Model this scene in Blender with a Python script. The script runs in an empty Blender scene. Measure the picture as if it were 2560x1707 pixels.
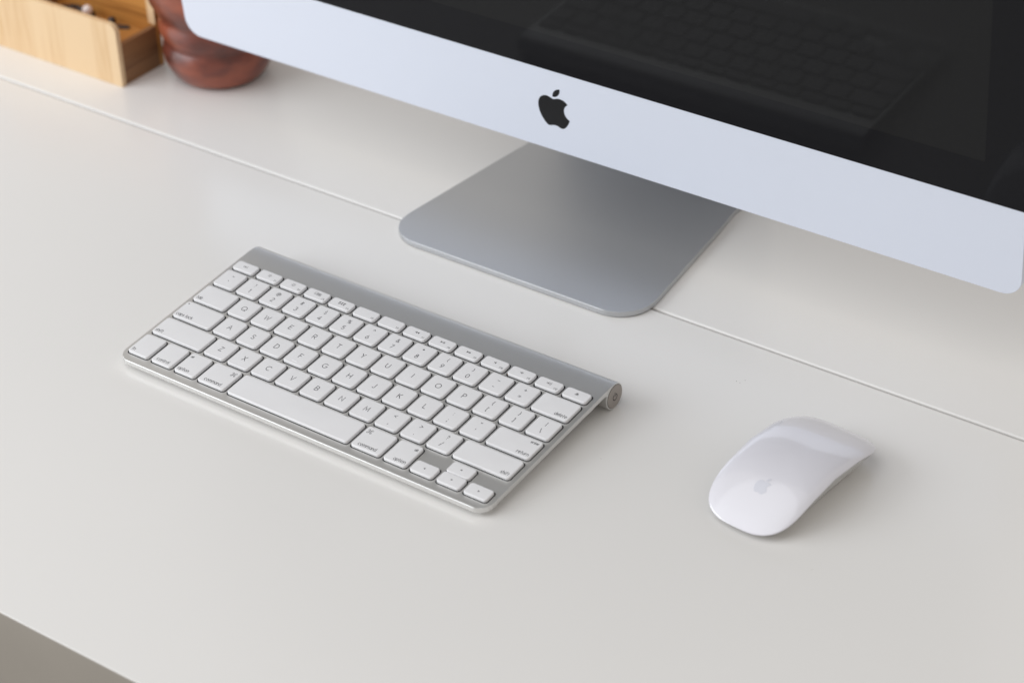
import bpy, bmesh, math, random
from mathutils import Vector, Matrix
random.seed(7)
S = 0.001                      # everything below is written in millimetres
sc = bpy.context.scene
COL = sc.collection

# ------------------------------------------------------------------ camera
cam_d = bpy.data.cameras.new('camera')
cam = bpy.data.objects.new('camera', cam_d)
COL.objects.link(cam)
CAM = Vector((915.21, -814.98, 811.65))
RW = Vector((0.810470, 0.584890, -0.032280))
DN = Vector((0.304602, -0.467869, -0.829648))
FW = Vector((-0.500356, 0.662572, -0.557352))
m = Matrix(((RW.x, -DN.x, -FW.x, CAM.x * S), (RW.y, -DN.y, -FW.y, CAM.y * S), (RW.z, -DN.z, -FW.z, CAM.z * S), (0, 0, 0, 1)))
cam.matrix_world = m
cam_d.sensor_width = 36.0
cam_d.lens = 5893.76 / 2560 * 36
cam_d.clip_start = 0.05
cam_d.clip_end = 50
cam_d.dof.use_dof = True
cam_d.dof.focus_distance = 1.405
cam_d.dof.aperture_fstop = 6.3
cam_d.dof.aperture_blades = 9
sc.camera = cam

# ------------------------------------------------------------------ room light
w = bpy.data.worlds.new('World')
sc.world = w
w.use_nodes = True
bg = w.node_tree.nodes['Background']
bg.inputs[0].default_value = (1.0, 0.955, 0.905, 1)
bg.inputs[1].default_value = 0.52


def area(name, loc, target, sx, sy, power, color):
    d = bpy.data.lights.new(name, 'AREA')
    d.shape = 'RECTANGLE'
    d.size, d.size_y = sx, sy
    d.energy = power
    d.color = color
    o = bpy.data.objects.new(name, d)
    COL.objects.link(o)
    o.location = loc
    o.rotation_euler = (Vector(target) - Vector(loc)).to_track_quat('-Z', 'Y').to_euler()
    return o


area('window_light', (-1.65, -1.5, 0.95), (0.1, 0.1, 0.0), 2.2, 1.6, 49, (0.89, 0.94, 1.0))
area('ceiling_bounce_fill', (-0.3, -0.6, 2.2), (0.1, 0.1, 0), 2.2, 2.2, 15, (0.93, 0.96, 1.0))  # added fill lamp standing for light bounced off the ceiling

sc.view_settings.view_transform = 'Standard'
sc.view_settings.look = 'None'
sc.view_settings.exposure = 0.0
sc.view_settings.gamma = 1.0
sc.cycles.max_bounces = 10
sc.cycles.diffuse_bounces = 5
sc.cycles.use_denoising = True

# ------------------------------------------------------------------ materials
def mat(name, color, rough=0.5, metal=0.0, ior=1.45, coat=0.0, coat_rough=0.05, noise=None, bump=None, spec=None, aniso=0):
    """noise=(scale, amount, (sx,sy,sz)) mottles the colour; bump=(scale,strength)."""
    M = bpy.data.materials.new(name)
    M.use_nodes = True
    nt = M.node_tree
    b = nt.nodes['Principled BSDF']
    b.inputs['Base Color'].default_value = (*color, 1)
    b.inputs['Roughness'].default_value = rough
    b.inputs['Metallic'].default_value = metal
    b.inputs['IOR'].default_value = ior
    b.inputs['Coat Weight'].default_value = coat
    b.inputs['Coat Roughness'].default_value = coat_rough
    if spec is not None:
        b.inputs['Specular IOR Level'].default_value = spec
    if noise or bump:
        tc = nt.nodes.new('ShaderNodeTexCoord')
    if noise:
        mp = nt.nodes.new('ShaderNodeMapping')
        mp.inputs['Scale'].default_value = noise[2]
        n = nt.nodes.new('ShaderNodeTexNoise')
        n.inputs['Scale'].default_value = noise[0]
        n.inputs['Detail'].default_value = 5
        r = nt.nodes.new('ShaderNodeValToRGB')
        a = noise[1]
        r.color_ramp.elements[0].position = 0.3
        r.color_ramp.elements[1].position = 0.7
        r.color_ramp.elements[0].color = (*[c * (1 - a) for c in color], 1)
        r.color_ramp.elements[1].color = (*[min(1, c * (1 + a)) for c in color], 1)
        nt.links.new(tc.outputs['Object'], mp.inputs[0])
        nt.links.new(mp.outputs[0], n.inputs['Vector'])
        nt.links.new(n.outputs['Fac'], r.inputs[0])
        nt.links.new(r.outputs[0], b.inputs['Base Color'])
    if bump:
        n2 = nt.nodes.new('ShaderNodeTexNoise')
        n2.inputs['Scale'].default_value = bump[0]
        n2.inputs['Detail'].default_value = 3
        bp = nt.nodes.new('ShaderNodeBump')
        bp.inputs['Strength'].default_value = bump[1]
        bp.inputs['Distance'].default_value = 0.0002
        nt.links.new(tc.outputs['Object'], n2.inputs['Vector'])
        nt.links.new(n2.outputs['Fac'], bp.inputs['Height'])
        nt.links.new(bp.outputs[0], b.inputs['Normal'])
    return M


M_DESK = mat('cream_lacquer', (0.815, 0.80, 0.778), 0.24, noise=(3, 0.012, (1, 1, 1)), bump=(260, 0.04))
M_TAUPE = mat('taupe_front', (0.36, 0.33, 0.29), 0.55, noise=(9, 0.05, (1, 1, 1)))
M_FLOOR = mat('floor_boards', (0.30, 0.26, 0.21), 0.6, noise=(4, 0.1, (1, 6, 1)))
M_ALU = mat('satin_aluminium', (0.74, 0.735, 0.72), 0.44, metal=0.93, bump=(2500, 0.06))
M_CHIN = mat('anodised_aluminium', (0.75, 0.79, 0.885), 0.60, metal=0.35, bump=(2500, 0.05))
M_FOOT = mat('blasted_aluminium_foot', (0.56, 0.57, 0.585), 0.47, metal=0.86, bump=(2500, 0.05))
M_KEY = mat('white_keycap', (0.80, 0.795, 0.805), 0.42, noise=(60, 0.01, (1, 1, 1)))
M_SLOT = mat('dark_gap', (0.02, 0.02, 0.022), 0.6)
M_INK = mat('grey_legend_ink', (0.06, 0.06, 0.065), 0.7)
M_WHITE = mat('white_plastic', (0.78, 0.78, 0.77), 0.4)
M_CAP = mat('power_button_aluminium', (0.40, 0.36, 0.33), 0.45, metal=0.6)
M_GLASS = mat('black_screen_glass', (0.013, 0.013, 0.0145), 0.04, ior=1.155)
M_PANEL = mat('dark_display', (0.018, 0.018, 0.0185), 0.04, ior=1.155)
M_LOGO = mat('black_logo', (0.016, 0.016, 0.017), 0.25, ior=1.2)
M_MOUSE = mat('glossy_white_shell', (0.76, 0.75, 0.80), 0.30, coat=1.0, coat_rough=0.10)
M_MLOGO = mat('pale_grey_logo', (0.64, 0.645, 0.71), 0.30, coat=1.0, coat_rough=0.10)
for _m in (M_MOUSE, M_MLOGO):
    _m.node_tree.nodes['Principled BSDF'].inputs['Coat IOR'].default_value = 1.62
M_CHAIN = mat('tarnished_metal', (0.10, 0.085, 0.08), 0.4, metal=0.8)
M_PEARL = mat('pearl', (0.88, 0.82, 0.80), 0.2, coat=0.6)
M_SPECK = mat('dust', (0.12, 0.07, 0.06), 0.8)


def sheen(M, scale, lo, hi):
    nt = M.node_tree
    tc = nt.nodes.new('ShaderNodeTexCoord'); n = nt.nodes.new('ShaderNodeTexNoise')
    n.inputs['Scale'].default_value = scale; n.inputs['Detail'].default_value = 2
    r = nt.nodes.new('ShaderNodeMapRange')
    r.inputs['From Min'].default_value = .35; r.inputs['From Max'].default_value = .65
    r.inputs['To Min'].default_value = lo; r.inputs['To Max'].default_value = hi
    nt.links.new(tc.outputs['Object'], n.inputs['Vector']); nt.links.new(n.outputs['Fac'], r.inputs['Value'])
    nt.links.new(r.outputs[0], nt.nodes['Principled BSDF'].inputs['Roughness'])


sheen(M_DESK, 5, .225, .255)
sheen(M_KEY, 45, .34, .48)
sheen(M_GLASS, 12, .03, .07)
sheen(M_PANEL, 12, .03, .07)


def wood(name, c0, c1, axis, rough=0.45, strip=16.0):
    """bamboo: narrow laminated strips with tone changes and fine grain running along `axis`."""
    M = bpy.data.materials.new(name)
    M.use_nodes = True
    nt = M.node_tree
    b = nt.nodes['Principled BSDF']
    b.inputs['Roughness'].default_value = rough
    tc = nt.nodes.new('ShaderNodeTexCoord')
    sep = nt.nodes.new('ShaderNodeSeparateXYZ')
    nt.links.new(tc.outputs['Object'], sep.inputs[0])
    across = 'X' if axis == 'Z' else 'Z'
    ml = nt.nodes.new('ShaderNodeMath'); ml.operation = 'MULTIPLY'; ml.inputs[1].default_value = 1000.0 / strip
    nt.links.new(sep.outputs[across], ml.inputs[0])
    fl = nt.nodes.new('ShaderNodeMath'); fl.operation = 'FLOOR'
    nt.links.new(ml.outputs[0], fl.inputs[0])
    wn = nt.nodes.new('ShaderNodeTexWhiteNoise'); wn.noise_dimensions = '1D'
    nt.links.new(fl.outputs[0], wn.inputs['W'])
    mp = nt.nodes.new('ShaderNodeMapping')
    mp.inputs['Scale'].default_value = (1, 1, 0.06) if axis == 'Z' else ((0.06, 1, 1) if axis == 'X' else (1, 0.06, 1))
    nt.links.new(tc.outputs['Object'], mp.inputs[0])
    n = nt.nodes.new('ShaderNodeTexNoise'); n.inputs['Scale'].default_value = 420; n.inputs['Detail'].default_value = 6
    nt.links.new(mp.outputs[0], n.inputs['Vector'])
    n2 = nt.nodes.new('ShaderNodeTexNoise'); n2.inputs['Scale'].default_value = 90; n2.inputs['Detail'].default_value = 3
    nt.links.new(mp.outputs[0], n2.inputs['Vector'])
    a = nt.nodes.new('ShaderNodeMath'); a.operation = 'MULTIPLY_ADD'; a.inputs[1].default_value = 0.45
    nt.links.new(wn.outputs[0], a.inputs[0]); nt.links.new(n.outputs['Fac'], a.inputs[2])
    a2 = nt.nodes.new('ShaderNodeMath'); a2.operation = 'MULTIPLY_ADD'; a2.inputs[1].default_value = 0.5
    nt.links.new(n2.outputs['Fac'], a2.inputs[0]); nt.links.new(a.outputs[0], a2.inputs[2])
    r = nt.nodes.new('ShaderNodeValToRGB')
    r.color_ramp.elements[0].position = 0.55; r.color_ramp.elements[0].color = (*c0, 1)
    r.color_ramp.elements[1].position = 1.25 / 1.3; r.color_ramp.elements[1].color = (*c1, 1)
    nt.links.new(a2.outputs[0], r.inputs[0])
    nt.links.new(r.outputs[0], b.inputs['Base Color'])
    return M


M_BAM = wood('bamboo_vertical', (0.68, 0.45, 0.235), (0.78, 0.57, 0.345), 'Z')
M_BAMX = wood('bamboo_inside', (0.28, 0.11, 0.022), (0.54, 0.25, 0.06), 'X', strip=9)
M_BAMY = wood('bamboo_side_shaded', (0.15, 0.068, 0.028), (0.27, 0.135, 0.058), 'Y', strip=11)  # same bamboo darkened, the side wall's shade is put into the colour


def pot_material():
    M = bpy.data.materials.new('red_brown_glaze')
    M.use_nodes = True
    nt = M.node_tree
    b = nt.nodes['Principled BSDF']
    b.inputs['Roughness'].default_value = 0.36
    b.inputs['Coat Weight'].default_value = 0.35
    b.inputs['Coat Roughness'].default_value = 0.25
    tc = nt.nodes.new('ShaderNodeTexCoord')
    mp = nt.nodes.new('ShaderNodeMapping'); mp.inputs['Scale'].default_value = (1, 1, 1.8)
    nt.links.new(tc.outputs['Object'], mp.inputs[0])
    n = nt.nodes.new('ShaderNodeTexNoise'); n.inputs['Scale'].default_value = 24; n.inputs['Detail'].default_value = 4
    nt.links.new(mp.outputs[0], n.inputs['Vector'])
    r = nt.nodes.new('ShaderNodeValToRGB')
    e = r.color_ramp.elements
    e[0].position = 0.30; e[0].color = (0.05, 0.016, 0.012, 1)
    e[1].position = 0.66; e[1].color = (0.33, 0.08, 0.037, 1)
    k = e.new(0.47); k.color = (0.17, 0.038, 0.022, 1)
    nt.links.new(n.outputs['Fac'], r.inputs[0])
    nt.links.new(r.outputs[0], b.inputs['Base Color'])
    return M


M_POT = pot_material()

# ------------------------------------------------------------------ mesh helpers
def mesh_obj(name, verts, faces, material, parent=None, loc=(0, 0, 0), smooth=True, angle=35, wn=True):
    me = bpy.data.meshes.new(name)
    me.from_pydata([tuple(c * S for c in v) for v in verts], [], faces)
    bm = bmesh.new(); bm.from_mesh(me)
    bmesh.ops.recalc_face_normals(bm, faces=bm.faces)
    bm.to_mesh(me); bm.free()
    if smooth:
        for p in me.polygons:
            p.use_smooth = True
        me.set_sharp_from_angle(angle=math.radians(angle))
    me.materials.append(material)
    o = bpy.data.objects.new(name, me)
    COL.objects.link(o)
    o.location = [c * S for c in loc]
    if smooth and wn:
        md = o.modifiers.new('weighted_normals', 'WEIGHTED_NORMAL'); md.keep_sharp = True; md.weight = 100
    if parent:
        o.parent = parent
    return o


def empty(name, loc=(0, 0, 0), label=None, cat=None, group=None):
    o = bpy.data.objects.new(name, None)
    o.empty_display_size = 0.02
    COL.objects.link(o)
    o.location = [c * S for c in loc]
    if label: o['label'] = label
    if cat: o['category'] = cat
    if group: o['group'] = group
    return o


def rrect(x0, y0, x1, y1, r, n=6):
    """rounded rectangle outline, counter-clockwise; r = one radius or (bl, br, tr, tl)."""
    R = r if isinstance(r, (tuple, list)) else (r,) * 4
    out = []
    for (cx, cy, a0, q) in ((x0 + R[0], y0 + R[0], 180, R[0]), (x1 - R[1], y0 + R[1], 270, R[1]),
                            (x1 - R[2], y1 - R[2], 0, R[2]), (x0 + R[3], y1 - R[3], 90, R[3])):
        for k in range(n + 1):
            a = math.radians(a0 + 90 * k / n)
            out.append((cx + q * math.cos(a), cy + q * math.sin(a)))
    return out


def loft(rings, cap0=True, cap1=True, closed=True):
    V, F = [], []
    n = len(rings[0])
    for r in rings: V += list(r)
    for i in range(len(rings) - 1):
        for j in range(n if closed else n - 1):
            k = (j + 1) % n
            F.append((i * n + j, i * n + k, (i + 1) * n + k, (i + 1) * n + j))
    if cap0: F.append(tuple(range(n))[::-1])
    if cap1: F.append(tuple((len(rings) - 1) * n + j for j in range(n)))
    return V, F


def slab(outline, z0, z1, bev=0.5, seg=3, bottom_bev=0.0, inset_fn=None):
    """outline extruded from z0 to z1 with a rounded top edge."""
    cx = sum(p[0] for p in outline) / len(outline); cy = sum(p[1] for p in outline) / len(outline)
    def ins(d):
        n = len(outline); res = []
        for i in range(n):
            a = Vector(outline[i - 1]); b = Vector(outline[i]); c = Vector(outline[(i + 1) % n])
            e1 = (b - a); e2 = (c - b)
            if e1.length < 1e-6: e1 = e2
            if e2.length < 1e-6: e2 = e1
            t = (e1.normalized() + e2.normalized())
            t = t.normalized() if t.length > 1e-6 else e1.normalized()
            nrm = Vector((-t.y, t.x))
            res.append(b + nrm * d)
        return res
    rings = []
    if bottom_bev:
        for k in range(seg + 1):
            a = math.pi / 2 * k / seg
            rings.append([(p[0], p[1], z0 + bottom_bev * (1 - math.sin(a))) for p in ins(bottom_bev * (1 - math.cos(math.pi / 2 - a) if False else bottom_bev * 0 + (1 - math.sin(math.pi / 2 - a)) * 1))][:] if False else
                         [(p[0], p[1], z0 + bottom_bev * (1 - math.cos(a))) for p in ins(bottom_bev * (1 - math.sin(a)))])
    else:
        rings.append([(p[0], p[1], z0) for p in outline])
    for k in range(seg + 1):
        a = math.pi / 2 * k / seg
        rings.append([(p[0], p[1], z1 - bev + bev * math.sin(a)) for p in ins(bev * (1 - math.cos(a)))])
    return loft(rings)


def box(x0, y0, z0, x1, y1, z1, bev=0.4):
    return slab([(x0, y0), (x1, y0), (x1, y1), (x0, y1)], z0, z1, bev, 2)


def merge(*parts):
    V, F = [], []
    for v, f in parts:
        o = len(V)
        V += list(v); F += [tuple(i + o for i in q) for q in f]
    return V, F


def fill2d(loops, z=0.0):
    """triangulated flat fill of closed 2-D loops (holes by even-odd)."""
    cu = bpy.data.curves.new('tmp', 'CURVE'); cu.dimensions = '2D'; cu.fill_mode = 'FRONT'
    for L in loops:
        s = cu.splines.new('POLY'); s.points.add(len(L) - 1); s.use_cyclic_u = True
        for p, q in zip(s.points, L): p.co = (q[0], q[1], 0, 1)
    o = bpy.data.objects.new('tmp', cu)
    me = o.to_mesh()
    V = [(v.co.x, v.co.y, z) for v in me.vertices]
    F = [tuple(p.vertices) for p in me.polygons]
    o.to_mesh_clear(); bpy.data.objects.remove(o); bpy.data.curves.remove(cu)
    return V, F

# ------------------------------------------------------------------ setting
fl = mesh_obj('floor', [(-4000, -4000, -740), (4000, -4000, -740), (4000, 4000, -740), (-4000, 4000, -740)], [(0, 1, 2, 3)], M_FLOOR)
fl['kind'] = 'structure'

desk = empty('desk', (0, 0, 0), 'cream white lacquered desk with a thin seam along its top', 'desk')
YF, YS, YB = -208.6, 228.0, 640.0
# front top: crisp front edge with a small round
def x_extrude(profile, x0, x1):
    n = len(profile)
    V = [(x0, y, z) for y, z in profile] + [(x1, y, z) for y, z in profile]
    F = [(i, (i + 1) % n, n + (i + 1) % n, n + i) for i in range(n)] + [tuple(range(n)), tuple(range(2 * n - 1, n - 1, -1))]
    return V, F
def arc2(cy, cz, r, a0, a1, n):
    return [(cy + r * math.cos(math.radians(a0 + (a1 - a0) * k / n)), cz + r * math.sin(math.radians(a0 + (a1 - a0) * k / n))) for k in range(n + 1)]
prof = [(YF + 3, -24), (YF + 3, -1.0), (YF, -1.0)] + arc2(YF + 0.4, -0.4, 0.4, 180, 90, 3) + arc2(YS - 1.5, -0.5, 0.5, 90, 0, 3) + [(YS - 1.0, -24)]
mesh_obj('front_top', *x_extrude(prof, -900, 1100), M_DESK, desk)
prof = [(YS + 1.2, -24)] + arc2(YS + 1.2 + 1.3, -1.1, 1.3, 180, 90, 6) + arc2(YB - 1, -0.7, 1, 90, 0, 3) + [(YB, -24)]
mesh_obj('rear_top', *x_extrude(prof, -900, 1100), M_DESK, desk)
prof = [(YF + 0.15, -1.05), (YF + 0.1, -12), (YF + 1.2, -40), (YF + 4, -75), (YF + 9, -110), (YF + 30, -110), (YF + 30, -24.5), (YF + 2.6, -24.5), (YF + 2.6, -1.05)]
mesh_obj('front_panel', *x_extrude(prof, -880, 1080), M_TAUPE, desk)
for x in (-860, 1010):
    for y in (-195, 570):
        mesh_obj('leg', *box(x, y, -740, x + 50, y + 50, -24.2), M_TAUPE, desk)

# ------------------------------------------------------------------ stroke lettering (rounded sans)
def arc(cx, cy, rx, ry, a0, a1, n=8):
    return [(cx + rx * math.cos(math.radians(a0 + (a1 - a0) * k / n)), cy + ry * math.sin(math.radians(a0 + (a1 - a0) * k / n))) for k in range(n + 1)]
G = {
 'A': (.78, [[(0, 0), (.39, 1), (.78, 0)], [(.14, .33), (.64, .33)]]),
 'B': (.62, [[(0, .5), (.34, .5)] + arc(.34, .75, .25, .25, -90, 90) + [(0, 1), (0, 0), (.36, 0)] + arc(.36, .25, .26, .25, -90, 80)]),
 'C': (.8, [arc(.48, .5, .48, .5, 48, 312, 16)]),
 'D': (.74, [[(0, 0), (0, 1), (.26, 1)] + arc(.26, .5, .48, .5, 80, -80, 12) + [(.26, 0), (.02, 0)]]),
 'E': (.55, [[(.55, 1), (0, 1), (0, 0), (.55, 0)], [(.03, .52), (.48, .52)]]),
 'F': (.52, [[(.52, 1), (0, 1), (0, 0)], [(.03, .5), (.45, .5)]]),
 'G': (.86, [arc(.48, .5, .48, .5, 48, 340, 16) + [(.93, .44), (.55, .44)]]),
 'H': (.7, [[(0, 0), (0, 1)], [(.7, 0), (.7, 1)], [(.03, .52), (.67, .52)]]),
 'I': (.02, [[(0, 0), (0, 1)]]),
 'J': (.45, [[(.45, 1), (.45, .25)] + arc(.23, .23, .22, .23, 0, -160, 8)]),
 'K': (.64, [[(0, 0), (0, 1)], [(.6, 1), (.05, .46)], [(.2, .6), (.64, 0)]]),
 'L': (.5, [[(0, 1), (0, 0), (.5, 0)]]),
 'M': (.9, [[(0, 0), (.1, 1), (.45, .2), (.8, 1), (.9, 0)]]),
 'N': (.7, [[(0, 0), (0, 1), (.7, 0), (.7, 1)]]),
 'O': (.98, [arc(.49, .5, .49, .5, 90, 446, 22)]),
 'P': (.58, [[(0, 0), (0, 1), (.3, 1)] + arc(.3, .72, .28, .28, 80, -90, 8) + [(.03, .44)]]),
 'Q': (.98, [arc(.49, .5, .49, .5, 90, 446, 22), [(.6, .25), (.95, -.03)]]),
 'R': (.62, [[(0, 0), (0, 1), (.32, 1)] + arc(.32, .73, .27, .27, 80, -90, 8) + [(.03, .46)], [(.32, .43), (.62, 0)]]),
 'S': (.56, [arc(.29, .76, .25, .24, 35, 250, 9) + arc(.29, .26, .27, .26, 75, -150, 9)]),
 'T': (.66, [[(0, 1), (.66, 1)], [(.33, .97), (.33, 0)]]),
 'U': (.68, [[(0, 1), (0, .34)] + arc(.34, .34, .34, .34, 190, 350, 9) + [(.68, .34), (.68, 1)]]),
 'V': (.74, [[(0, 1), (.37, 0), (.74, 1)]]),
 'W': (1.06, [[(0, 1), (.27, 0), (.53, .85), (.79, 0), (1.06, 1)]]),
 'X': (.66, [[(0, 0), (.66, 1)], [(0, 1), (.66, 0)]]),
 'Y': (.68, [[(0, 1), (.34, .48), (.34, 0)], [(.68, 1), (.36, .52)]]),
 'Z': (.62, [[(0, 1), (.62, 1), (0, 0), (.64, 0)]]),
 '0': (.6, [arc(.3, .5, .3, .5, 90, 446, 18)]),
 '1': (.22, [[(0, .82), (.2, 1), (.2, 0)]]),
 '2': (.56, [arc(.27, .73, .26, .27, 165, -30, 9) + [(0, 0), (.56, 0)]]),
 '3': (.54, [arc(.26, .76, .23, .24, 150, -80, 9), arc(.26, .27, .27, .27, 80, -150, 9)]),
 '4': (.62, [[(.46, 0), (.46, 1), (0, .28), (.62, .28)]]),
 '5': (.56, [[(.5, 1), (.1, 1), (.06, .56)] + arc(.27, .32, .28, .32, 120, -140, 10)]),
 '6': (.58, [[(.42, 1), (.06, .48)] + arc(.29, .3, .28, .3, 145, 505, 16)]),
 '7': (.54, [[(0, 1), (.54, 1), (.16, 0)]]),
 '8': (.56, [arc(.28, .76, .22, .23, -90, 270, 12), arc(.28, .27, .28, .26, 90, 450, 14)]),
 '9': (.58, [[(.16, 0), (.52, .52)] + arc(.29, .7, .28, .3, -35, 325, 16)]),
 '!': (.1, [[(.05, 1), (.05, .35)], [(.05, .07), (.05, 0)]]),
 '@': (.9, [arc(.45, .42, .2, .22, 0, 360, 10) , [(.66, .64), (.66, .3)] + arc(.45, .42, .45, .5, -5, 300, 14)]),
 '#': (.62, [[(.2, 0), (.28, 1)], [(.44, 0), (.52, 1)], [(.04, .33), (.6, .33)], [(.1, .68), (.66, .68)]]),
 '$': (.5, [arc(.26, .68, .2, .19, 35, 250, 8) + arc(.26, .29, .22, .2, 75, -150, 8), [(.26, 1.06), (.26, .9)], [(.26, .08), (.26, -.08)]]),
 '%': (.8, [arc(.17, .78, .16, .2, 0, 355, 10), arc(.63, .22, .16, .2, 0, 355, 10), [(.66, 1), (.14, 0)]]),
 '^': (.5, [[(0, .6), (.25, 1), (.5, .6)]]),
 '&': (.7, [[(.7, 0), (.2, .62)] + arc(.32, .8, .17, .18, 200, -40, 8) + arc(.27, .26, .25, .26, 110, 350, 8) + [(.66, .5)]]),
 '*': (.4, [[(.2, .95), (.2, .55)], [(.02, .86), (.38, .64)], [(.02, .64), (.38, .86)]]),
 '(': (.2, [arc(.5, .5, .42, .62, 130, 230, 8)]),
 ')': (.2, [arc(-.25, .5, .42, .62, 50, -50, 8)]),
 '-': (.36, [[(0, .4), (.36, .4)]]), '_': (.56, [[(0, .3), (.56, .3)]]),
 '+': (.56, [[(0, .5), (.56, .5)], [(.28, .78), (.28, .22)]]),
 '=': (.52, [[(0, .62), (.52, .62)], [(0, .34), (.52, .34)]]),
 '{': (.3, [[(.28, 1.05), (.15, .95), (.15, .62), (.02, .5), (.15, .38), (.15, .05), (.28, -.05)]]),
 '}': (.3, [[(.02, 1.05), (.15, .95), (.15, .62), (.28, .5), (.15, .38), (.15, .05), (.02, -.05)]]),
 '[': (.22, [[(.2, 1.05), (.02, 1.05), (.02, -.05), (.2, -.05)]]),
 ']': (.22, [[(.0, 1.05), (.18, 1.05), (.18, -.05), (.0, -.05)]]),
 '|': (.02, [[(0, 1.05), (0, .58)], [(0, .42), (0, -.05)]]),
 '\\': (.4, [[(0, 1.05), (.4, -.05)]]), '/': (.4, [[(0, -.05), (.4, 1.05)]]),
 ':': (.06, [[(0, .62), (0, .54)], [(0, .14), (0, .06)]]),
 ';': (.1, [[(.04, .62), (.04, .54)], [(.06, .14), (0, -.14)]]),
 '"': (.24, [[(.04, 1), (0, .72)], [(.26, 1), (.22, .72)]]), "'": (.06, [[(.04, 1), (0, .72)]]),
 '<': (.56, [[(.56, .82), (0, .5), (.56, .18)]]), '>': (.56, [[(0, .82), (.56, .5), (0, .18)]]),
 ',': (.1, [[(.08, .1), (0, -.14)]]), '.': (.06, [[(0, .08), (0, .01)]]),
 '?': (.46, [arc(.23, .76, .22, .24, 160, -60, 9) + [(.22, .42), (.22, .3)], [(.22, .07), (.22, 0)]]),
 '~': (.56, [[(0, .46), (.14, .56), (.28, .5), (.42, .44), (.56, .54)]]), '`': (.14, [[(0, 1), (.14, .8)]]),
 'a': (.5, [arc(.24, .34, .24, .34, 25, 335, 12), [(.5, .68), (.5, 0)]]),
 'b': (.5, [[(0, 1), (0, 0)], arc(.26, .34, .24, .34, 155, -155, 12)]),
 'c': (.46, [arc(.26, .34, .26, .34, 50, 310, 12)]),
 'd': (.5, [arc(.24, .34, .24, .34, 25, 335, 12), [(.5, 1), (.5, 0)]]),
 'e': (.5, [[(.04, .36), (.5, .36)] + arc(.26, .34, .25, .34, 10, 310, 14)]),
 'f': (.3, [[(.12, 0), (.12, .8)] + arc(.27, .82, .15, .18, 170, 80, 4), [(0, .66), (.09, .66)], [(.15, .66), (.28, .66)]]),
 'h': (.44, [[(0, 1), (0, 0)], [(.03, .45)] + arc(.23, .45, .2, .22, 160, 20, 7) + [(.44, .4), (.44, 0)]]),
 'i': (.04, [[(0, .68), (0, 0)], [(0, .95), (0, .9)]]),
 'k': (.42, [[(0, 1), (0, 0)], [(.4, .68), (.04, .3)], [(.16, .4), (.42, 0)]]),
 'l': (.04, [[(0, 1), (0, 0)]]),
 'm': (.76, [[(0, .68), (0, 0)], [(.03, .46)] + arc(.2, .47, .18, .21, 160, 10, 6) + [(.38, 0)], [(.41, .46)] + arc(.58, .47, .18, .21, 160, 10, 6) + [(.76, 0)]]),
 'n': (.44, [[(0, .68), (0, 0)], [(.03, .45)] + arc(.23, .45, .2, .22, 160, 20, 7) + [(.44, .4), (.44, 0)]]),
 'o': (.52, [arc(.26, .34, .26, .34, 90, 446, 16)]),
 'p': (.5, [[(0, .68), (0, -.3)], arc(.26, .34, .24, .34, 155, -155, 12)]),
 'r': (.28, [[(0, .68), (0, 0)], [(.03, .42), (.12, .62), (.28, .68)]]),
 's': (.36, [arc(.19, .52, .15, .15, 35, 240, 6) + arc(.17, .18, .18, .18, 70, -150, 7)]),
 't': (.3, [[(.12, .92), (.12, .15)] + arc(.24, .15, .12, .15, 190, 270, 4), [(0, .66), (.09, .66)], [(.15, .66), (.28, .66)]]),
 'u': (.44, [[(0, .68), (0, .22)] + arc(.22, .22, .22, .22, 190, 340, 7), [(.44, .68), (.44, 0)]]),
 ' ': (.25, []),
}


def ribbon(pts, wd, z):
    """one stroke as a flat strip with half-round ends."""
    P = [Vector((p[0], p[1])) for p in pts]
    Q = [P[0]]
    for p in P[1:]:
        if (p - Q[-1]).length > 1e-4: Q.append(p)
    P = Q
    n = len(P); h = wd / 2
    L, R = [], []
    for i in range(n):
        d1 = (P[i] - P[i - 1]).normalized() if i > 0 else (P[1] - P[0]).normalized()
        d2 = (P[i + 1] - P[i]).normalized() if i < n - 1 else d1
        t = d1 + d2
        t = t.normalized() if t.length > 0.2 else d1
        nr = Vector((-t.y, t.x))
        c = max(0.45, abs(nr.dot(Vector((-d1.y, d1.x)))))
        L.append(P[i] + nr * h / c); R.append(P[i] - nr * h / c)
    V = []; F = []
    d0 = (P[0] - P[1]).normalized(); dn = (P[-1] - P[-2]).normalized()
    for i in range(n):
        V += [(L[i].x, L[i].y, z), (R[i].x, R[i].y, z)]
    for i in range(n - 1):
        F.append((2 * i, 2 * i + 1, 2 * i + 3, 2 * i + 2))
    k = len(V)
    a = P[0] + d0 * h * .9; V.append((a.x, a.y, z)); F.append((0, k, 1))
    b = P[-1] + dn * h * .9; V.append((b.x, b.y, z)); F.append((2 * n - 2, 2 * n - 1, k + 1)); V.append((b.x, b.y, z))
    F[-1] = (2 * n - 2, 2 * n - 1, len(V) - 1)
    return V, F


def text_w(s, h, gap=.22):
    return sum(G[c][0] for c in s) * h + gap * h * (len(s) - 1)


def text(s, x, y, h, wd, align='c', gap=.22, z0=0.0):
    """s set with its baseline at y; x = centre, left or right end."""
    W = text_w(s, h, gap)
    cx = x - W / 2 if align == 'c' else (x if align == 'l' else x - W)
    parts = []
    k = 0
    for c in s:
        g = G[c]
        for st in g[1]:
            parts.append(ribbon([(cx + p[0] * h, y + p[1] * h) for p in st], wd, z0 + 0.006 * (k % 4)))
            k += 1
        cx += (g[0] + gap) * h
    return parts


def tri(a, b, c, z=0.03):
    return ([(a[0], a[1], z), (b[0], b[1], z), (c[0], c[1], z)], [(0, 1, 2)])


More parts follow.
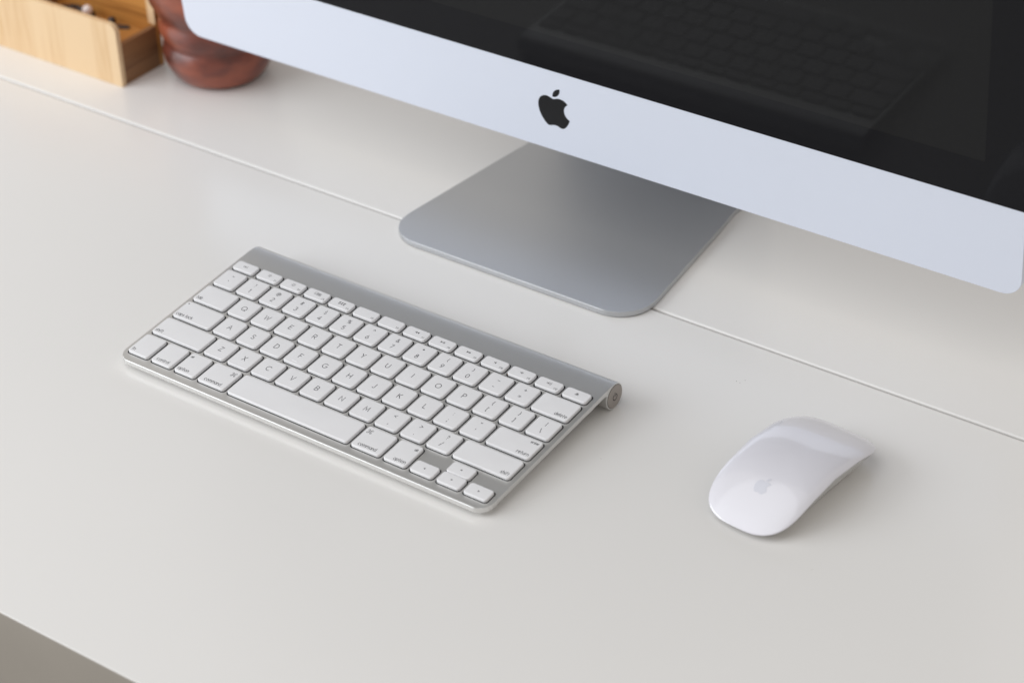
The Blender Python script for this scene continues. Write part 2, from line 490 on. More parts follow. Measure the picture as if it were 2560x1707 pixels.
def quad(x0, y0, x1, y1, z=0.03):
    return ([(x0, y0, z), (x1, y0, z), (x1, y1, z), (x0, y1, z)], [(0, 1, 2, 3)])

# ------------------------------------------------------------------ keyboard
U = 19.05
TAU = math.radians(4.984)
Z0 = 6.45                                        # top of the plate at its front edge
kb = empty('keyboard', (0, 0, 0), 'slim aluminium wireless keyboard with white keys lying on the desk in front of the computer', 'keyboard')
kb.rotation_euler = (0, 0, -0.0017)
X0, X1 = -2.3, 278.6
YJ = 95.0
zt = lambda y: Z0 + math.tan(TAU) * y
TH = 3.3
YK = -2.9                                      # front edge of the keyboard
# plate: stations along y, front corners rounded
def xext(y, ins=0.0):
    r = 9.0
    if y - YK < r:
        d = r - math.sqrt(max(0, r * r - (r - y + YK) ** 2))
    else:
        d = 0
    return X0 + d + ins, X1 - d - ins
rings = []
b = 0.4
for y, dz0, dz1 in [(YK + a_, b_, c_) for a_, b_, c_ in ((0.0, 0.4, 0.4), (0.06, 0.2, 0.2), (0.18, .06, .1), (0.4, 0, 0.02), (1.5, 0, 0), (2.5, 0, 0), (3.8, 0, 0), (5.2, 0, 0), (7, 0, 0), (9, 0, 0))] + [(30, 0, 0), (60, 0, 0), (YJ, 0, 0)]:
    xa, xb = xext(max(y, YK + 0.03))
    top = zt(y) - dz0; bot = zt(y) - TH + dz1
    rings.append([(xa, y, bot + b), (xa + .12, y, bot + .12), (xa + b, y, bot), (xb - b, y, bot), (xb - .12, y, bot + .12), (xb, y, bot + b), (xb, y, top - b), (xb - .12, y, top - .12), (xb - b, y, top), (xa + b, y, top), (xa + .12, y, top - .12), (xa, y, top - b)])
plate = loft(rings, True, False)
# rear: plate running into the battery tube
TR = 8.5; TY, TZ = 126.4, 8.5
prof = [(YJ, zt(YJ))]
for y in (105, 115, 122):
    prof.append((y, zt(y)))
prof += arc2(TY, TZ, TR, 93, -150, 30)
prof += arc2(TY, TZ, TR, -158, -205, 6)
jy = TY + TR * math.cos(math.radians(-205)); jz = TZ + TR * math.sin(math.radians(-205))
prof += [(jy - .5, zt(jy) - TH - .9), (jy - 1.6, zt(jy - 1.6) - TH - .2), (jy - 3.5, zt(jy - 3.5) - TH), (YJ, zt(YJ) - TH)]
n = len(prof)
def scaled(pr, d):      # profile pulled in by d for the rounded end edge
    res = []
    for i in range(len(pr)):
        a = Vector(pr[i - 1]); c = Vector(pr[(i + 1) % len(pr)]); p = Vector(pr[i])
        t = (c - a).normalized(); nr = Vector((t.y, -t.x))
        if abs(pr[i][0] - YJ) < 1e-6:
            nr = Vector((0, -1 if pr[i][1] > zt(YJ) - 1 else 1))
        res.append(p + nr * d)
    return res
sx = []
for xx, d in ((X0, b), (X0 + .12, .12), (X0 + b, 0), (X1 - b, 0), (X1 - .12, .12), (X1, b)):
    sx.append([(xx, q[0], q[1]) for q in scaled(prof, d)])
V, F = loft(sx, True, True)
F = [f for f in F if not (len(f) == 4 and all(abs(V[i][1] - YJ) < 1e-6 for i in f))]
body = mesh_obj('body', *merge(plate, (V, F)), M_ALU, kb, angle=32)
# white underside and feet
under = loft([[(X0 + 6, 3, .9), (X1 - 6, 3, .9), (X1 - 6, 112, 4.4), (X0 + 6, 112, 4.4)],
              [(X0 + 3.2, -.3, zt(-.3) - TH - .02), (X1 - 3.2, -.3, zt(-.3) - TH - .02), (X1 - 2.2, 114, zt(114) - TH - .02), (X0 + 2.2, 114, zt(114) - TH - .02)]])
mesh_obj('underside', *under, M_WHITE, kb)
for x in (14, 262):
    mesh_obj('rubber_foot', *slab(rrect(x - 6, 9, x + 6, 15, 2.9, 4), 0, 1.6, .2, 1), M_WHITE, kb)
# end cap of the tube = power button
def disc_x(x, r, inner=0.0, bev=.25, seg=36):
    rr = [[(x - .8, TY + r * math.cos(2 * math.pi * k / seg), TZ + r * math.sin(2 * math.pi * k / seg)) for k in range(seg)],
          [(x - bev * .3, TY + r * math.cos(2 * math.pi * k / seg), TZ + r * math.sin(2 * math.pi * k / seg)) for k in range(seg)],
          [(x, TY + (r - bev) * math.cos(2 * math.pi * k / seg), TZ + (r - bev) * math.sin(2 * math.pi * k / seg)) for k in range(seg)]]
    return loft(rr, False, True)
mesh_obj('button_gap', *disc_x(X1 + .05, 7.85), M_SLOT, kb)
btn = mesh_obj('power_button', *disc_x(X1 + .32, 7.5), M_CAP, kb)
ic = [ribbon(arc(0, -.4, 2.1, 2.1, 125, 415, 14), .6, 0), ribbon([(0, 2.6), (0, .2)], .6, .006)]
V, F = merge(*ic)
mesh_obj('power_symbol', [(X1 + .36 + v[2], TY + v[0], TZ + v[1]) for v in V], F, M_SLOT, btn, smooth=False)

KEYW = U - 2.85
_key = {}
def key_mesh(w, h):
    k = (round(w, 2), round(h, 2))
    if k in _key: return _key[k]
    rings = []
    for d, z in ((0, -.3), (0, 1.35), (.05, 1.58), (.17, 1.76), (.35, 1.87), (.6, 1.91), (.9, 1.92)):
        r = max(.6, 1.9 - d)
        rings.append([(p[0], p[1], z) for p in rrect(-w / 2 + d, -h / 2 + d, w / 2 - d, h / 2 - d, r, 4)])
    V, F = loft(rings, False, True)
    o = mesh_obj('key', V, F, M_KEY, angle=50)
    g = .80
    s = mesh_obj('key_slot_shade', [(p[0], p[1], 0) for p in rrect(-w / 2 - g, -h / 2 - g, w / 2 + g, h / 2 + g, 2.4, 4)], [tuple(range(20))], M_SLOT, smooth=False)  # flat dark sheet on the plate, painted shade for the recess round the key
    _key[k] = (o.data, s.data)
    bpy.data.objects.remove(o); bpy.data.objects.remove(s)
    return _key[k]


def place(name, me, cx, cy, lift, parent):
    o = bpy.data.objects.new(name, me)
    COL.objects.link(o)
    o.parent = parent
    nz = Vector((0, -math.sin(TAU), math.cos(TAU)))
    p = Vector((cx, cy, zt(cy))) + nz * lift
    o.location = p * S
    o.rotation_euler = (TAU, 0, 0)
    return o


def add_key(cx, cy, w, h, parts, label):
    me, sm = key_mesh(w, h)
    place('key_slot_shade', sm, cx, cy, .03, kb)
    k = place('key', me, cx, cy, .0, kb)
    k['label'] = label
    if parts:
        V, F = merge(*parts)
        l = mesh_obj('legend', V, F, M_INK, smooth=False)
        l.parent = k
        l.location = (0, 0, 1.925 * S)
    return k


HK = KEYW
HB = HK + 2.5                                    # the bottom row is a little deeper
ROW = {0: 105.3, 1: 90.3, 2: 71.25, 3: 52.2, 4: 33.15, 5: 14.1 - 1.25}
TW = .44
LH = 3.7
def letter(ch): return text(ch, 0, -LH / 2, LH, TW)
def dual(up, lo):
    return text(up, 0, 1.7, 3.1, TW * .86) + text(lo, 0, -4.7, 3.3, TW * .9, z0=.03)
def word(s, align, w, y, h=2.5):
    x = {'l': -w / 2 + 1.7, 'r': w / 2 - 1.7, 'c': 0}[align]
    return text(s, x, y, h, .34, align, .2)
CMD = []
for sx_, sy_ in ((1, 1), (-1, 1), (-1, -1), (1, -1)):
    CMD.append((sx_, sy_))
def cmd_icon(x, y, s=1.0):
    parts = []
    q = .55 * s
    for i, (a, b_) in enumerate(CMD):
        st = {(1, 1): 180, (-1, 1): -90 + 90, (-1, -1): 90, (1, -1): 90 + 90}[(a, b_)]
        cx_, cy_ = x + a * 1.05 * s, y + b_ * 1.05 * s
        a0 = {(1, 1): 265, (-1, 1): -5, (-1, -1): 85, (1, -1): 175}[(a, b_)]
        parts.append(ribbon(arc(cx_, cy_, .5 * s, .5 * s, a0, a0 - 350 + 80 if False else a0 - 0 + 280 if (a, b_) in ((1, 1), (-1, -1)) and False else a0 + 350, 12), .24, .006 * i))
    for i, (p, r) in enumerate((((x - .55 * s, y - 1.05 * s), (x - .55 * s, y + 1.05 * s)), ((x + .55 * s, y - 1.05 * s), (x + .55 * s, y + 1.05 * s)),
                                ((x - 1.05 * s, y - .55 * s), (x + 1.05 * s, y - .55 * s)), ((x - 1.05 * s, y + .55 * s), (x + 1.05 * s, y + .55 * s)))):
        parts.append(ribbon([p, r], .24, .03 + .006 * i))
    return parts

# function row
PW = 14.5 * U / 14
fh = 8.4
def fn_label(i):
    n_ = 'F%d' % i
    w_ = PW - 2.75
    p = text(n_, w_ / 2 - 1.5, -fh / 2 + 1.5, 1.35, .2, 'r', .18)
    y = .5
    if i in (1, 2):
        r_ = .55 if i == 1 else .8
        p += [ribbon(arc(0, y, r_, r_, 0, 355, 10), .22, .03)]
        for a in range(0, 360, 45):
            ca, sa = math.cos(math.radians(a)), math.sin(math.radians(a))
            p.append(ribbon([((r_ + .45) * ca, y + (r_ + .45) * sa), ((r_ + .8) * ca, y + (r_ + .8) * sa)], .2, .03))
    elif i == 3:
        for a, b_, c, d in ((-2.3, -.6, -.5, 1.3), (-.1, .2, 1.0, 1.2), (1.3, .2, 2.4, 1.2), (-.1, -1.0, 1.0, 0), (1.3, -1.0, 2.4, 0)):
            p.append(ribbon([(a, y + b_), (c, y + b_), (c, y + d), (a, y + d), (a, y + b_ + .05)], .2, .03))
    elif i == 4:
        for u_ in (-1.8, 0, 1.8):
            for v_ in (-.8, .55):
                p.append(quad(u_ - .6, y + v_ - .35, u_ + .6, y + v_ + .45))
    elif i == 7:
        p += [tri((0, y + .8), (-1.5, y), (0, y - .8)), tri((1.6, y + .8), (.1, y), (1.6, y - .8))]
    elif i == 8:
        p += [tri((-1.6, y + .8), (-.1, y), (-1.6, y - .8)), quad(.3, y - .8, .65, y + .8), quad(1.0, y - .8, 1.35, y + .8)]
    elif i == 9:
        p += [tri((-1.6, y + .8), (-.1, y), (-1.6, y - .8)), tri((0, y + .8), (1.5, y), (0, y - .8))]
    elif i >= 10:
        x = 0 if i == 10 else (-.5 if i == 11 else -1.1)
        p += [quad(x - .9, y - .35, x - .45, y + .35), tri((x + .55, y + .95), (x - .4, y), (x + .55, y - .95))]
        for k in range({10: 0, 11: 1, 12: 3}[i]):
            p.append(ribbon(arc(x + .4, y, .7 + .65 * k, .7 + .65 * k, -42, 42, 5), .2, .03))
    return p
for i in range(14):
    cx = (i + .5) * PW
    w_ = PW - 2.75
    if i == 0: parts, lb = text('esc', 0, -.6, 1.9, .24), 'small esc key'
    elif i == 13: parts, lb = [tri((-1.25, .25), (1.25, .25), (0, 1.5)), quad(-1.25, -.5, 1.25, -.1)], 'small eject key'
    else: parts, lb = fn_label(i), 'small function key F%d' % i
    k = add_key(cx, ROW[0], w_, fh, parts, lb)
    if i == 11:
        st = mesh_obj('worn_corner', [(-w_ / 2 - .03, -fh / 2 + .9, .5), (-w_ / 2 - .03, -fh / 2 + 2.8, .7), (-w_ / 2 + .1, -fh / 2 + 2.6, 1.5), (-w_ / 2 + .5, -fh / 2 + .9, 1.6), (-w_ / 2 + 1.2, -fh / 2 - .04, 1.1), (-w_ / 2 + .9, -fh / 2 - .02, .5)],
                      [(0, 1, 2, 3), (0, 3, 4, 5)], mat('worn_brown_spot', (.25, .13, .07), .7), smooth=False)
        st.parent = k
# number row
nums = [('~', '`'), ('!', '1'), ('@', '2'), ('#', '3'), ('$', '4'), ('%', '5'), ('^', '6'), ('&', '7'), ('*', '8'), ('(', '9'), (')', '0'), ('_', '-'), ('+', '=')]
for i, (a, c) in enumerate(nums):
    add_key((i + .5) * U, ROW[1], KEYW, HK, dual(a, c), 'key with %s above %s' % (a, c))
def wide(x0u, wu, row, parts_fn, label):
    w_ = wu * U - 2.75
    return add_key((x0u + wu / 2) * U, ROW[row], w_, HB if row == 5 else HK, parts_fn(w_), label)
LOW = -HK / 2 + 1.9
UP = HK / 2 - 3.6
wide(13, 1.5, 1, lambda w_: word('delete', 'r', w_, LOW), 'wide delete key')
wide(0, 1.5, 2, lambda w_: word('tab', 'l', w_, LOW), 'tab key')
for i, ch in enumerate('QWERTYUIOP'):
    add_key((2 + i) * U, ROW[2], KEYW, HK, letter(ch), 'letter key ' + ch)
for i, (a, c) in enumerate([('{', '['), ('}', ']'), ('|', '\\')]):
    add_key((12 + i) * U, ROW[2], KEYW, HK, dual(a, c), 'key with %s above %s' % (a, c))
def caps(w_):
    x = -w_ / 2 + 2.2
    return word('caps lock', 'l', w_, LOW) + [([(x + .5 * math.cos(t), UP + 1.2 + .5 * math.sin(t), .03) for t in [k * math.pi / 5 for k in range(10)]], [tuple(range(10))])]
wide(0, 1.75, 3, caps, 'caps lock key')
for i, ch in enumerate('ASDFGHJKL'):
    add_key((2.25 + i) * U, ROW[3], KEYW, HK, letter(ch), 'letter key ' + ch)
for i, (a, c) in enumerate([(':', ';'), ('"', "'")]):
    add_key((11.25 + i) * U, ROW[3], KEYW, HK, dual(a, c), 'key with %s above %s' % (a, c))
wide(12.75, 1.75, 3, lambda w_: word('enter', 'r', w_, UP, 1.9) + word('return', 'r', w_, LOW), 'wide return key')
wide(0, 2.25, 4, lambda w_: word('shift', 'l', w_, LOW), 'wide left shift key')
for i, ch in enumerate('ZXCVBNM'):
    add_key((2.75 + i) * U, ROW[4], KEYW, HK, letter(ch), 'letter key ' + ch)
for i, (a, c) in enumerate([('<', ','), ('>', '.'), ('?', '/')]):
    add_key((9.75 + i) * U, ROW[4], KEYW, HK, dual(a, c), 'key with %s above %s' % (a, c))
wide(12.25, 2.25, 4, lambda w_: word('shift', 'r', w_, LOW), 'wide right shift key')
# bumps on F and J
for o in list(kb.children):
    if o.get('label') in ('letter key F', 'letter key J'):
        bmp = mesh_obj('locator_ridge', *slab(rrect(-2, -5.6, 2, -5.0, .28, 3), 1.85, 2.1, .12, 2), M_KEY)
        bmp.parent = o
LOB = -HB / 2 + 1.9
wide(0, 1, 5, lambda w_: word('fn', 'l', w_, LOB), 'fn key')
wide(1, 1, 5, lambda w_: word('control', 'c', w_, LOB), 'control key')
wide(2, 1, 5, lambda w_: word('alt', 'l', w_, UP + .2, 1.7) + word('option', 'l', w_, LOB), 'left option key')
wide(3, 1.25, 5, lambda w_: cmd_icon(w_ / 2 - 3.6, UP + .5, 1.1) + word('command', 'c', w_, LOB), 'left command key')
wide(4.25, 5, 5, lambda w_: [], 'long blank space bar')
wide(9.25, 1.25, 5, lambda w_: cmd_icon(-w_ / 2 + 3.6, UP + .5, 1.1) + word('command', 'c', w_, LOB), 'right command key')
wide(10.5, 1, 5, lambda w_: word('alt', 'r', w_, UP + .2, 1.7) + word('option', 'r', w_, LOB), 'right option key')
ah = HB / 2 - .1
AY = ROW[5] - HB / 2 + ah / 2
def arrow(cxu, cy, d, lb):
    s = .75
    pts = {'l': ((-s, 0), (s * .6, s), (s * .6, -s)), 'r': ((s, 0), (-s * .6, s), (-s * .6, -s)), 'u': ((0, s), (s, -s * .6), (-s, -s * .6)), 'd': ((0, -s), (s, s * .6), (-s, s * .6))}[d]
    add_key(cxu * U, cy, KEYW, ah, [tri(*pts)], lb)
arrow(12, AY, 'l', 'left arrow key')
arrow(13, AY, 'd', 'down arrow key')
arrow(13, ROW[5] + HB / 2 - ah / 2 + .05, 'u', 'up arrow key')
arrow(14, AY, 'r', 'right arrow key')

# ------------------------------------------------------------------ fruit emblem outline
PATH = [(12.152, 6.896), [
 (-.948, 0, -2.415, -1.078, -3.96, -1.04), (-2.04, .027, -3.91, 1.183, -4.961, 3.014), (-2.117, 3.675, -.546, 9.103, 1.519, 12.09),
 (1.013, 1.454, 2.208, 3.09, 3.792, 3.039), (1.52, -.065, 2.09, -.987, 3.935, -.987), (1.831, 0, 2.35, .987, 3.96, .948),
 (1.637, -.026, 2.676, -1.48, 3.676, -2.948), (1.156, -1.688, 1.636, -3.325, 1.662, -3.415), (-.039, -.013, -3.182, -1.221, -3.22, -4.857),
 (-.026, -3.04, 2.48, -4.494, 2.597, -4.559), (-1.429, -2.09, -3.623, -2.324, -4.39, -2.376), (-2, -.156, -3.675, 1.09, -4.61, 1.09)]]
LEAF = [(15.53, 3.83), [(.843, -1.012, 1.4, -2.427, 1.245, -3.83), (-1.207, .052, -2.662, .805, -3.532, 1.818), (-.78, .896, -1.454, 2.338, -1.273, 3.714), (1.338, .104, 2.715, -.688, 3.559, -1.701)]]
def bez(path, n=8):
    x, y = path[0]; out = []
    for c in path[1]:
        p0 = (x, y); p1 = (x + c[0], y + c[1]); p2 = (x + c[2], y + c[3]); p3 = (x + c[4], y + c[5])
        for k in range(n):
            t = k / n; u = 1 - t
            out.append(tuple(u ** 3 * p0[i] + 3 * u * u * t * p1[i] + 3 * u * t * t * p2[i] + t ** 3 * p3[i] for i in (0, 1)))
        x, y = p3
    return out
def emblem(h):
    s = h / 24.0
    return [[((p[0] - 12) * s, (12 - p[1]) * s) for p in bez(q)] for q in (PATH, LEAF)]

# ------------------------------------------------------------------ desktop computer
MX, MY, MZ = 136.97, 275.41, 59.11
TILT = 0.0836
YAW = 0.0042
pc = empty('desktop_computer', (MX, MY, 0), 'large all in one desktop computer with silver chin, black screen and wide aluminium foot', 'computer')
R_m = Matrix.Rotation(YAW, 4, 'Z') @ Matrix.Rotation(TILT, 4, 'X')
def in_panel(o, dx=0, dy=0, dz=0):
    o.parent = pc
    o.matrix_local = Matrix.Translation((0, 0, MZ * S)) @ R_m @ Matrix.Translation((dx * S, dy * S, dz * S))
CH, PH, HW = 60.94, 60.94 + 390, 325.0
def upright(outline, yf, yb, bev=.5):
    """outline in (x,z), from depth yf (front) to yb (back), edge rounded at the front."""
    V, F = slab(outline, -yb, -yf, bev, 3)
    return [(v[0], -v[2], v[1]) for v in V], F
out = rrect(-HW, 0, HW, PH, 13.0, 8)
hv, hf = upright(out, 0, 5, .35)
# curved back
ringsb = []
for t, dep in ((0, 5), (.02, 7), (.08, 11), (.2, 17), (.4, 26), (.65, 36), (.85, 41)):
    s_ = 1 - t
    ringsb.append([(p[0] * s_, dep, PH / 2 + (p[1] - PH / 2) * s_) for p in out])
bk = loft(ringsb, False, True)
hous = mesh_obj('housing', *merge((hv, hf), bk), M_CHIN, angle=30)
in_panel(hous)
gl = mesh_obj('screen_glass', *upright(rrect(-HW + .15, CH, HW - .15, PH - .15, (.2, .2, 12.8, 12.8), 6), -.32, .2, .15), M_GLASS, smooth=False)
in_panel(gl)
dp = mesh_obj('display_area', *upright(rrect(-298.5, CH + 26.5, 298.5, CH + 26.5 + 336, .05, 1), -.36, -.1, .02), M_PANEL, smooth=False)
in_panel(dp); 
dp.parent = gl; dp.matrix_local = Matrix.Identity(4)
V, F = fill2d(emblem(29.6))
lg = mesh_obj('logo', [(v[0], 0, v[1]) for v in V], F, M_LOGO, smooth=False)
in_panel(lg, -2.4, -.06, 33.6)
# stand: flat foot with rounded front corners, bend, neck
def foot():
    th = 4.3
    path = []      # (y, z_bottom, z_top, half width left, right) relative to world
    V, F = [], []
    stations = []
    def half(y):
        # measured taper: half width 98 at y=232 -> 85 at y=352
        return 99.3 - (y - 225) * 13.2 / 125 if y < 352 else 85.2
    def cxm(y): return 140.7 - (y - 225) * .016
    r = 28.0
    y0 = 204.5
    ys = [y0 + .0, y0 + .25, y0 + .8, y0 + 1.8, y0 + 3.5, y0 + 6, y0 + 9.5, y0 + 14, y0 + 20, y0 + 28, 245, 270, 300, 330, 352, 365]
    secs = []
    for y in ys:
        h = half(y) + (0.0)
        d = 0
        if y < y0 + r:
            q = (r - (y - y0))
            d = r - math.sqrt(max(0, r * r - q * q))
        top = th - (0.5 if y == y0 else 0.2 if y == y0 + .25 else 0)
        secs.append((y, .6, top, h - d, (0, 0, 1)))
    # bend up
    cyb, czb, rb = 365, 4.3 + 34, 34
    for k in range(1, 9):
        a = math.radians(100 * k / 8 - 90)
        secs.append((cyb + rb * math.cos(a), None, czb + rb * math.sin(a), 85.2, a))
    lasty, lastz = secs[-1][0], secs[-1][2]
    a = math.radians(10)
    for k in range(1, 5):
        secs.append((lasty - 35 * k * math.sin(math.radians(10)), None, lastz + 35 * k * math.cos(math.radians(10)), 85.2 - k, a))
    rings = []
    b = .45
    for s_ in secs:
        y, zb, ztp, h, a = s_
        cx = cxm(min(y, 352))
        if zb is not None:
            rings.append([(cx - h + b, y, zb), (cx + h - b, y, zb), (cx + h, y, zb + b), (cx + h, y, ztp - b), (cx + h - b * .3, y, ztp - b * .3), (cx + h - b, y, ztp), (cx - h + b, y, ztp), (cx - h + b * .3, y, ztp - b * .3), (cx - h, y, ztp - b), (cx - h, y, zb + b)])
        else:
            oy, oz = math.cos(a), math.sin(a)
            P = lambda x, t: (x, y + oy * t, ztp + oz * t)   # t = outward (0 = inner surface)
            T = 4.4
            rings.append([P(cx - h + b, T), P(cx + h - b, T), P(cx + h, T - b), P(cx + h, b), P(cx + h - b * .3, b * .3), P(cx + h - b, 0), P(cx - h + b, 0), P(cx - h + b * .3, b * .3), P(cx - h, b), P(cx - h, T - b)])
    return loft(rings)
V, F = foot()
mesh_obj('stand', [(v[0] - MX, v[1] - MY, v[2]) for v in V], F, M_FOOT, pc, angle=40)
V, F = box(-60, 118 - 60, 128, 60, 118, 236, 2)
hinge = mesh_obj('hinge', *box(-50, 30, 150, 50, 125, 185, 2), M_FOOT, pc)
pad = mesh_obj('foot_pad', *slab(rrect(139 - 82 - MX, 211 - MY, 139 + 80 - MX, 350 - MY, 18, 5), 0, .62, .05, 1), M_SLOT, pc)

# ------------------------------------------------------------------ mouse
mo = empty('computer_mouse', (403.6, 117.5, 0), 'glossy white wireless mouse with pale grey emblem lying right of the keyboard', 'mouse')
mo.rotation_euler = (0, 0, -0.097)
HWm, HLm = 29.2, 52.6
def outl(a, k=1.0):
    c, s_ = math.cos(a), math.sin(a)
    e = 2 / (4.3 if s_ > 0 else 2.73)
    x = HWm * k * math.copysign(abs(c) ** e, c); y = HLm * (k if k <= 1 else k) * math.copysign(abs(s_) ** (2 / 5.34), s_)
    return x, y
def arch(y):
    v = (y - 5.46) / 57.6
    return 4.77 + 18.3 * (1 - min(1, abs(v)) ** 2.05)
NR, NA = 14, 72
V = []; F = []
def shell_z(x, y, rho):
    u = abs(x) / HWm
    return arch(y) - 2.6 * u ** 3.2 - 1.1 * max(0, (rho - .82) / .18) ** 2
rings = []
rr_ = [0.0001, .12, .25, .38, .5, .6, .7, .78, .85, .9, .94, .97, .99, 1.0]
for rho in rr_:
    ring = []
    for k in range(NA):
        x, y = outl(2 * math.pi * k / NA, rho)
        ring.append((x, y, shell_z(x, y, rho)))
    rings.append(ring)
rim = []
for dz, kk in ((.25, 1.002), (.5, .998), (.62, .985)):
    rim.append([(outl(2 * math.pi * k / NA, kk)[0], outl(2 * math.pi * k / NA, kk)[1], shell_z(*outl(2 * math.pi * k / NA, 1), 1) - dz) for k in range(NA)])
V, F = loft(rings + rim, True, True)
F = F[:-1]
shell = mesh_obj('top_shell', V, F, M_MOUSE, mo, angle=60, wn=False)
def edge_ring(kk, dz, flat=None, mixf=0.0):
    ring = []
    for k in range(NA):
        x, y = outl(2 * math.pi * k / NA, kk)
        ex, ey = outl(2 * math.pi * k / NA, 1)
        z = shell_z(ex, ey, 1) - dz
        if flat is not None: z = z * (1 - mixf) + flat * mixf
        ring.append((x, y, z))
    return ring
mesh_obj('seam_gap', *loft([edge_ring(.978, .55), edge_ring(.972, 1.5)], False, False), M_SLOT, mo)
base = loft([edge_ring(.975, 1.3), edge_ring(.97, 1.7), edge_ring(.92, 2.3), edge_ring(.84, 2.6, 1.0, .30), edge_ring(.72, 2.6, .8, .8), edge_ring(.66, 2.6, .8, 1.0)], True, True)
mesh_obj('aluminium_base', *base, M_ALU, mo, angle=45)
for x in (-14, 14):
    mesh_obj('glide_strip', *slab(rrect(x - 1.5, -40, x + 1.5, 40, 1.4, 3), 0, .9, .1, 1), M_SLOT, mo)
V, F = fill2d(emblem(10.8))
bm = bmesh.new()
vs = [bm.verts.new((v[0], v[1], 0)) for v in V]
for f in F:
    try: bm.faces.new([vs[i] for i in f])
    except ValueError: pass
bmesh.ops.remove_doubles(bm, verts=bm.verts, dist=.001)
V = [(v.co.x + 0.2, v.co.y - 27.5) for v in bm.verts]; bm.verts.ensure_lookup_table(); bm.verts.index_update()
F = [tuple(v.index for v in f.verts) for f in bm.faces]
bm.free()
mesh_obj('emblem', [(x, y, shell_z(x, y, .5) + .06) for x, y in V], F, M_MLOGO, mo)

# ------------------------------------------------------------------ bamboo box
BX1, BX0, BY0, BY1 = -254.0, -432.0, 265.6, 311.5
bx = empty('bamboo_organiser', ((BX0 + BX1) / 2, (BY0 + BY1) / 2, 0), 'pale bamboo organiser box with low side wall beside the red brown pot', 'box')
ox, oy = (BX0 + BX1) / 2, (BY0 + BY1) / 2
def rel(vf): return [(v[0] - ox, v[1] - oy, v[2]) for v in vf[0]], vf[1]
def panel_xz(x0, x1, z0, z1, y0, y1, radii):
    V, F = slab(rrect(x0, z0, x1, z1, radii, 6), -y1, -y0, .35, 2)
    return [(v[0], -v[2], v[1]) for v in V], F
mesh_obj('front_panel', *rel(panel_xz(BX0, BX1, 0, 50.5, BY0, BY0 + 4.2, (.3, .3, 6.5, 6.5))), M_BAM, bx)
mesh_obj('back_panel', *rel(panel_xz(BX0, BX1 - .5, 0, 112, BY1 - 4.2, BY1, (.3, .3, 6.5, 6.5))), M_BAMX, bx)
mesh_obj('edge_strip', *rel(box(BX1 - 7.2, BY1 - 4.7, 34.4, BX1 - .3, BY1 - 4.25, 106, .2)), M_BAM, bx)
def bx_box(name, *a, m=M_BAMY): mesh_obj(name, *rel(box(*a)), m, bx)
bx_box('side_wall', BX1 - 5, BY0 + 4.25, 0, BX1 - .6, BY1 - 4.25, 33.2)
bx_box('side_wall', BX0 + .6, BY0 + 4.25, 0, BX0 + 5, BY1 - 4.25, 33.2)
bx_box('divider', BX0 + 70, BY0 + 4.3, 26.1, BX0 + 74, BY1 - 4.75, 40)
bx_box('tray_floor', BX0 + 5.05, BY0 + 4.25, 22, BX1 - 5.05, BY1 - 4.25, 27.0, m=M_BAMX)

# jewellery lying in the tray
jw = empty('necklace', (-318, 300, 27.0), 'dark metal necklace with one round pink pearl lying in the bamboo organiser', 'necklace')
def tube(pts, r, n=6):
    rings = []
    for i, p in enumerate(pts):
        a = Vector(pts[max(0, i - 1)]); c = Vector(pts[min(len(pts) - 1, i + 1)])
        t = (c - a).normalized(); s_ = t.cross(Vector((0, 0, 1))).normalized(); u = s_.cross(t)
        rings.append([tuple(Vector(p) + s_ * r * math.cos(2 * math.pi * k / n) + u * r * math.sin(2 * math.pi * k / n)) for k in range(n)])
    return loft(rings)
def sphere(c, r, nu=14, nv=9):
    rings = []
    for i in range(1, nv):
        a = math.pi * i / nv
        rings.append([(c[0] + r * math.sin(a) * math.cos(2 * math.pi * k / nu), c[1] + r * math.sin(a) * math.sin(2 * math.pi * k / nu), c[2] - r * math.cos(a)) for k in range(nu)])
    return loft(rings)
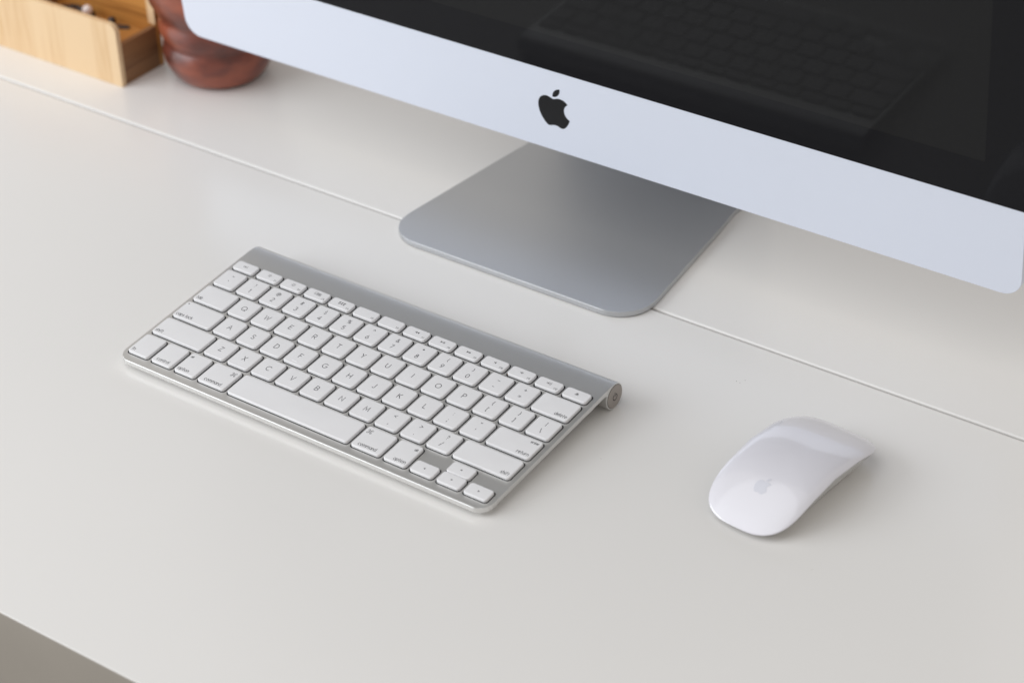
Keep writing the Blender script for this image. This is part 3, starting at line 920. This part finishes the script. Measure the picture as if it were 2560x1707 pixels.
for j in range(26):
    t = j / 25
    x = -28 + 66 * t; y = 6 * math.sin(7 * t) - 2; z = 2.0 + 1.2 * math.sin(11 * t) + (2.5 if .35 < t < .6 else 0)
    a = random.uniform(0, 3.1)
    lk = [(x + 2.3 * math.cos(q), y + 1.5 * math.sin(q) * math.cos(a), z + 1.5 * math.sin(q) * math.sin(a) * .8) for q in [k * math.pi / 5 for k in range(11)]]
    mesh_obj('chain_link', *tube(lk, .75, 5), M_CHAIN, jw)
mesh_obj('clasp', *sphere((24, 1, 3), 3.2), M_CHAIN, jw)
mesh_obj('setting', *sphere((2, 0, 3.0), 4.2), M_CHAIN, jw)
mesh_obj('pearl', *sphere((3.5, -3.5, 8.2), 4.2), M_PEARL, jw)

# ------------------------------------------------------------------ turned pot
pot = empty('pot', (-208.5, 325.0, 0), 'glossy red brown turned wooden pot with bulging rings standing behind the computer', 'pot')
pp = [(0, .3), (25, .3), (28.6, .6), (32.5, 2.5), (35.6, 6), (38.4, 11), (40.8, 17), (41.8, 23), (41.2, 27.5), (39.6, 30.5), (39.0, 32), (39.7, 33.6), (41.4, 37), (42.6, 42), (42.6, 46), (41.6, 49.2), (41.0, 51), (41.7, 53), (44, 58), (47.5, 65), (50, 75), (51, 86), (50, 95), (46, 103), (40, 108), (36, 110), (34, 110), (36, 104), (38, 96), (37, 20), (0, 18)]
seg = 64
rings = []
for r_, z in pp:
    r_ = max(r_, .01)
    rings.append([(r_ * math.cos(2 * math.pi * k / seg), r_ * math.sin(2 * math.pi * k / seg), z) for k in range(seg)])
mesh_obj('pot_body', *loft(rings), M_POT, pot, angle=50, wn=False)

# tiny dust specks on the desk
V, F = [], []
for x, y, r_ in ((324.5, 188.7, .22), (327.1, 188.4, .2), (328.4, 192.3, .2), (317.7, 303.7, .4), (361.8, 357, .35), (300, 80, .12), (450, 60, .12)):
    v, f = slab([(x + r_ * math.cos(k * math.pi / 3) * random.uniform(.7, 1.2), y + r_ * math.sin(k * math.pi / 3)) for k in range(6)], .01, .2, .05, 1)
    o = len(V); V += v; F += [tuple(i + o for i in q) for q in f]
du = mesh_obj('dust_specks', V, F, M_SPECK)
du['kind'] = 'stuff'
du['label'] = 'a few tiny dark dust specks on the cream desk top'
